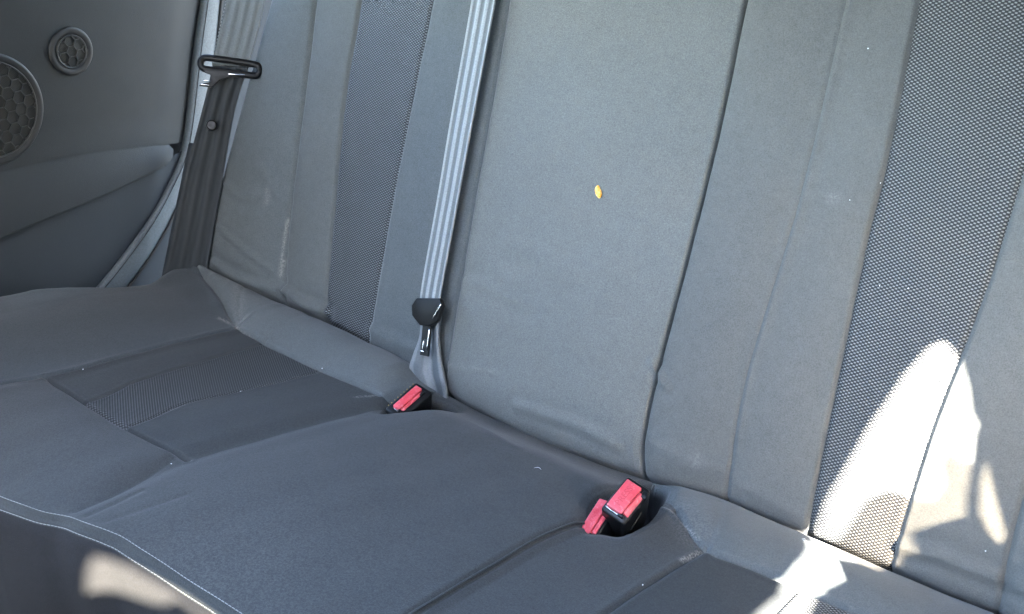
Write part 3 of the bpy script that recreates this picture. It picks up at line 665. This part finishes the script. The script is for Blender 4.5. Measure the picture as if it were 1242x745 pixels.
# ------------------------------------------------------------------ outboard belt (left) with tongue and stop button
def beltpath(pts, n=10): return smooth_pts(pts, n)
obL = beltpath([(.034, .135, .54), (.022, .093, .415), (.018, .076, .371), (.013, .060, .326), (.006, .039, .268), (-.010, .000, .162), (-.017, -.030, .077), (-.027, -.056, .004), (-.04, -.09, -.08)])
obR = beltpath([(.074, .17, .54), (.062, .129, .414), (.058, .113, .370), (.049, .097, .324), (.035, .075, .265), (.028, .038, .152), (.026, .010, .074), (.023, -.014, .004), (.01, -.045, -.08)])
belt = thing("outboard_seat_belt", (.02, .02, .2), "left grey seat belt hanging beside the door with its tongue and stop button", "seat belt")
rib4 = lambda u: .0006 * np.cos(2 * math.pi * 4 * u) * (np.sin(math.pi * u) > .2)
nk = 31
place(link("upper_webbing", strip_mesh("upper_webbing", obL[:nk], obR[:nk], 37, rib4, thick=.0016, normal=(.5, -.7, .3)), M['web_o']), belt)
place(link("lower_webbing", strip_mesh("lower_webbing", obL[nk - 1:] + np.array([.0, .002, 0]), obR[nk - 1:] + np.array([0, .002, 0]), 37, lambda u: .0012 * np.cos(2 * math.pi * 3 * u) * (np.sin(math.pi * u) > .2), thick=.0016, normal=(.5, -.7, .3)), M['web_o_shade']), belt)
e_ob = stitches(obL[2:30] + np.array([-.0004, 0, 0]), (0, -.0004, 0), pitch=.005, fill=.55)
place(link("edge_thread", tube_mesh("edge_thread", e_ob, .0006, 4), M['thread_dark']), belt)
TX = Vector((.055, .054, -.0135)).normalized(); TF = Vector((.55, -.70, .45)); TF = (TF - TX * TF.dot(TX)).normalized(); TU = TF.cross(TX).normalized()
TFR = Matrix((TX, TU, TF)).transposed()
tc = Vector((.0310, .0790, .3225)) + TF * .004
def loop_pts(hw, hh, n=40):
    out = []
    for i in range(n + 1):
        a = 2 * math.pi * i / n; x = math.cos(a); y = math.sin(a)
        out.append(tc + TX * ((hw - hh) * (1 if x > 0 else -1) * min(1, abs(x) * 3) + hh * x) + TU * (hh * y))
    return [tuple(p_) for p_ in out]
tong = place(link("tongue_loop", tube_mesh("tongue_loop", [loop_pts(.0415, .0088)], .0050, 10), M['tongue']), belt)
bm = extrude_outline([(-.040, -.007), (-.034, -.014), (-.026, -.016), (-.024, -.0265), (-.038, -.030), (-.040, -.034), (-.022, -.034), (-.012, -.022), (.004, -.014), (.022, -.012), (.026, -.004)], .003, TFR, tc + TF * .0015, .0008)
g = link("latch_plate", bm_mesh("latch_plate", bm), M['tongue']); place(g, belt)
for bm in (rbox((.013, .0016, .002), .0006, 2, TFR, tc + TX * -.032 + TU * -.0315 + TF * .0052), rbox((.010, .0016, .002), .0006, 2, TFR, tc + TX * -.030 + TU * -.0255 + TF * .0052),
           rbox((.024, .0016, .0015), .0006, 2, TFR @ Matrix.Rotation(R_(6), 3, 'Z'), tc + TX * .010 + TU * -.0105 + TF * .0048)):
    place(link("steel_edge", bm_mesh("steel_edge", bm), M['steel']), belt)
def lathe_frame(profile, frame, center, seg=28):
    V, F = [], []; n = len(profile)
    for i in range(seg):
        a = 2 * math.pi * i / seg
        for r, h in profile: V.append(tuple(Vector(center) + frame @ Vector((r * math.cos(a), r * math.sin(a), h))))
    for i in range(seg):
        for j in range(n - 1): F.append([i * n + j, ((i + 1) % seg) * n + j, ((i + 1) % seg) * n + j + 1, i * n + j + 1])
    return V, F
V, F = lathe_frame([(.0078, -.002), (.0080, .001), (.0072, .0034), (.005, .0040), (.0001, .0030)], TFR, Vector((.0200, .0420, .2425)) + TF * .002)
place(link("stop_button", mesh_np("stop_button", V, F), M['black']), belt)

# ------------------------------------------------------------------ centre belt
cb = thing("centre_seat_belt", (.46, .05, .2), "pale striped centre seat belt hanging down the backrest with its black tongue", "seat belt")
NN = Vector(NV); TT = Vector(TV); XX = Vector((1, 0, 0)); BFR = Matrix((XX, TT, NN)).transposed()
def bpt(x, t, n): return np.array(BP(x, t, n))
cbl = smooth_pts([bpt(.4275, .62, .024), bpt(.4335, .486, .022), bpt(.4383, .327, .022), bpt(.4425, .228, .022), bpt(.4475, .112, .024), bpt(.453, .088, .024)], 12)
cbr = smooth_pts([bpt(.4635, .62, .024), bpt(.4690, .486, .022), bpt(.4725, .327, .022), bpt(.4750, .228, .022), bpt(.4795, .112, .024), bpt(.483, .088, .024)], 12)
rib3 = lambda u: .0010 * np.cos(2 * math.pi * 3 * u)
place(link("webbing", strip_mesh("webbing", cbl, cbr, 43, rib3, thick=.0018, normal=NV), M['web_c']), cb)
ll = smooth_pts([bpt(.452, .092, .019), bpt(.453, .066, .018), bpt(.4545, .047, .018), bpt(.4515, .022, .020), bpt(.4515, .006, .021), bpt(.464, -.012, .018), bpt(.484, -.035, .008), bpt(.49, -.06, .0)], 10)
lr = smooth_pts([bpt(.483, .092, .019), bpt(.4850, .066, .018), bpt(.489, .047, .016), bpt(.496, .024, .012), bpt(.502, .010, .010), bpt(.508, -.006, .007), bpt(.512, -.03, .002), bpt(.515, -.06, -.004)], 10)
place(link("lower_webbing", strip_mesh("lower_webbing", ll, lr, 25, lambda u: .004 * np.sin(u * 8.5) * u, thick=.0018, normal=NV), M['web_c_low']), cb)
o0 = (.4665, .0935)
outl = [(.4435, .0890), (.4490, .1000), (.4860, .1100), (.4925, .1010), (.4890, .0805), (.4785, .0710), (.4630, .0680), (.4475, .0765)]
bm = extrude_outline([(a - o0[0], b - o0[1]) for a, b in outl], .008, BFR, Vector(bpt(*o0, .0250)), .0016, 3)
place(link("tongue_body", bm_mesh("tongue_body", bm), M['tongue']), cb)
def ring_plate(w, h, t, hole, frame, center):
    bm = bmesh.new(); hx, hy0, hy1 = hole; q = []
    for z in (0, t):
        q.append([bm.verts.new(v) for v in ((-w / 2, -h / 2, z), (w / 2, -h / 2, z), (w / 2, h / 2, z), (-w / 2, h / 2, z), (-hx, hy0, z), (hx, hy0, z), (hx, hy1, z), (-hx, hy1, z))])
    for s in range(2):
        a = q[s]
        for i in range(4): bm.faces.new((a[i], a[(i + 1) % 4], a[4 + (i + 1) % 4], a[4 + i]))
    for i in range(4):
        bm.faces.new((q[0][i], q[0][(i + 1) % 4], q[1][(i + 1) % 4], q[1][i])); bm.faces.new((q[0][4 + i], q[0][4 + (i + 1) % 4], q[1][4 + (i + 1) % 4], q[1][4 + i]))
    bm.transform(Matrix.Translation(center) @ frame.to_4x4()); return bm
PFR = BFR @ Matrix.Rotation(R_(8), 3, 'Z')
bm = ring_plate(.0135, .046, .0022, (.0030, -.016, -.002), PFR, Vector(bpt(.4735, .054, .0262)))
place(link("tongue_plate", bm_mesh("tongue_plate", bm, False), M['tongue']), cb)
tp = [bpt(.4705, .036, .0294), bpt(.4760, .0365, .0294)]; te = [bpt(.4800, .040, .0292), bpt(.4772, .068, .0294)]; ta = [bpt(.4835, .083, .0352), bpt(.4920, .1045, .0350)]; tb = [bpt(.4722, .050, .0292), bpt(.4722, .0385, .0292)]
for a, b in (tp, te, ta, tb): place(link("steel_edge", tube_mesh("steel_edge", [np.linspace(a, b, 6)], .0011, 6), M['steel']), cb)

# ------------------------------------------------------------------ buckles
def text_mesh(txt, size, frame, center, depth=.0004):
    cu = bpy.data.curves.new("lettering", 'FONT'); cu.body = txt; cu.size = size; cu.extrude = depth; cu.align_x = 'CENTER'; cu.align_y = 'CENTER'
    o = bpy.data.objects.new("lettering_tmp", cu); COL.objects.link(o); bpy.context.view_layer.update()
    me = bpy.data.meshes.new_from_object(o.evaluated_get(bpy.context.evaluated_depsgraph_get())); bpy.data.objects.remove(o); bpy.data.curves.remove(cu)
    me.materials.clear(); me.transform(Matrix.Translation(center) @ frame.to_4x4()); return me
def buckle(center, tilt, roll, hw, hl, bw, bl, label, side_ticks=False, depth=.075):
    # local axes: x across the thickness, y along the long side of the release face, z out of it
    fr = Matrix.Rotation(R_(roll), 3, 'Y') @ Matrix.Rotation(R_(tilt), 3, 'X')
    c = Vector(center); ax = lambda v: fr @ Vector(v)
    b = thing("seat_belt_buckle", center, label, "seat belt buckle", "red button buckles")
    place(link("housing", bm_mesh("housing", rbox((hw, hl, depth), .0042, 4, fr, c + ax((0, 0, -depth / 2)), .86)), M['black']), b)
    # raised lip of the release opening
    bt = place(link("release_button", bm_mesh("release_button", join_bm(
        rbox((bw * .80, bl, .008), .0012, 3, fr, c + ax((-bw * .10, 0, .0010))),
        rbox((bw * .30, bl * .80, .007), .0012, 3, fr @ Matrix.Rotation(R_(38), 3, 'Y'), c + ax((bw * .40, -bl * .03, -.0003))))), M['red']), b)
    rot = Matrix.Rotation(R_(90), 3, 'Z')
    t = link("lettering", text_mesh("PRESS", bw * .42, fr @ rot, c + ax((-bw * .10, 0, .0050))), M['red_text']); t.parent = bt
    t.data.transform(Matrix.Translation(-c))
    rim = [c + ax(v) for v in ((-bw * .55, -bl * .53, .0015), (bw * .30, -bl * .53, .0018), (bw * .62, -bl * .46, -.0030), (bw * .62, bl * .40, -.0030))]
    place(link("bright_rim", tube_mesh("bright_rim", [np.array([tuple(v) for v in rim])], .0007, 6), M['steel']), b)
    for bm in (rbox((bw * .30, bl * .22, .007), .001, 2, fr, c + ax((bw * .56, bl * .40, -.0005))), rbox((bw * .30, .004, .006), .001, 2, fr, c + ax((bw * .30, -bl * .50, .0005)))):
        place(link("button_notch", bm_mesh("button_notch", bm), M['black']), b)
    if side_ticks:
        bms = [rbox((.0012, .0016, .0012), .0003, 1, fr, c + ax((-hw * .44, -hl * .38 + i * hl * .76 / 8, .0006))) for i in range(9)]
        place(link("edge_ticks", bm_mesh("edge_ticks", join_bm(*bms)), M[side_ticks]), b)
    else:
        place(link("side_mark", bm_mesh("side_mark", rbox((.0006, .022, .0012), .0002, 1, fr @ Matrix.Rotation(R_(30), 3, 'X'), c + ax((hw * .485, -.002, -.030)))), M['grille']), b)
    return b
buckle((.5130, -.0860, .0205), 14, 10, .0290, .058, .0125, .042, "black buckle with red button sunk beside the striped centre belt", 'ochre')
buckle((.8540, -.1330, .0535), 24, 14, .0300, .048, .0225, .036, "raised black buckle with large red button by the backrest split")
buckle((.8310, -.1500, .0290), 22, -6, .0230, .048, .0150, .042, "sunken red button buckle half hidden behind the raised buckle", 'grille')

# ------------------------------------------------------------------ crumb and lint
def blob(name, center, frame, size, mat, seed, sub=3, rough=.25):
    r = np.random.default_rng(seed); bm = bmesh.new(); bmesh.ops.create_icosphere(bm, subdivisions=sub, radius=1)
    ph = r.uniform(0, 6.28, 6)
    for v in bm.verts:
        q = v.co.copy(); w = 1 + rough * (math.sin(3 * q.x + ph[0]) * math.sin(2.3 * q.y + ph[1]) + .5 * math.sin(5 * q.y + ph[2]) * math.sin(4 * q.z + ph[3]))
        v.co = Vector((q.x * size[0] * w, q.y * size[1] * w * (1 - .25 * q.y * 0), q.z * size[2] * w))
    bm.transform(Matrix.Translation(-Vector((0, 0, 0))) @ frame.to_4x4())
    o = link(name, bm_mesh(name, bm), mat); o.location = center; return o
tag(blob("yellow_flake", Vector(BP(.6655, .288, float(Bn(np.array(.6655), np.array(.288))) + .0018)), BFR @ Matrix.Rotation(R_(14), 3, 'Z'), (.0042, .0068, .0022), M['flake'], 4), "small yellow food crumb stuck to the middle of the centre backrest", "crumb")
specks = [('B', .9275, .4925, .0016, "white lint speck high on the right backrest strip"), ('B', .974, .366, .0013, "white lint speck on the left edge of the right mesh stripe"),
          ('B', .950, .343, .0011, "faint lint speck left of the right mesh stripe at mid height"), ('B', 1.029, .272, .0015, "white lint speck inside the broad right mesh stripe"), ('B', 1.001, .267, .0012, "lint speck low on the left edge of the right mesh stripe"),
          ('C', .4475, -.380, .0014, "lint speck on the left seat beside the centre seat crease"), ('C', .189, -.317, .0016, "lint speck by the outer seam of the left seat"), ('C', .366, -.091, .0020, "lint speck where the left seat seam meets the rear roll"),
          ('C', .353, -.212, .0013, "lint speck on the edge of the left seat mesh strip"), ('C', .925, -.215, .0016, "lint speck on the seam of the right seat"),
          ('B', 1.165, .050, .0014, "lint speck at the foot of the right outer backrest strip")]
for i, (sf, a, b, r, lab) in enumerate(specks):
    if sf == 'B': c = Vector(BP(a, b, float(Bn(np.array(a), np.array(b))) + r * .5)); fr = BFR
    else: c = Vector((a, b, float(H(np.array(a), np.array(b))) + r * .5)); fr = Matrix.Identity(3)
    tag(blob("lint_speck", c, fr @ Matrix.Rotation(i * 1.3, 3, 'Z'), (r * .55, r * .4, r * .3), M['lint'], 20 + i, 2), lab, "lint", "lint specks on the upholstery")
hairs = [('C', .733, -.118, .008, .4, "short pale hair at the back of the centre seat"), ('C', 1.005, -.030, .010, 1.9, "curled pale hair on the right rear roll")]
for i, (sf, a, b, L, ang, lab) in enumerate(hairs):
    t = np.linspace(-.5, .5, 12); xx_ = a + L * t * math.cos(ang) - .002 * np.cos(t * 5) * math.sin(ang); yy_ = b + L * t * math.sin(ang) + .002 * np.cos(t * 5) * math.cos(ang)
    P_ = np.stack([xx_, yy_, H(xx_, yy_) + .0006], 1) - np.array([a, b, 0])
    o = link("lint_hair", tube_mesh("lint_hair", [P_], .00020, 5, True), M['lint']); o.location = (a, b, 0); tag(o, lab, "lint", "hairs on the seat")
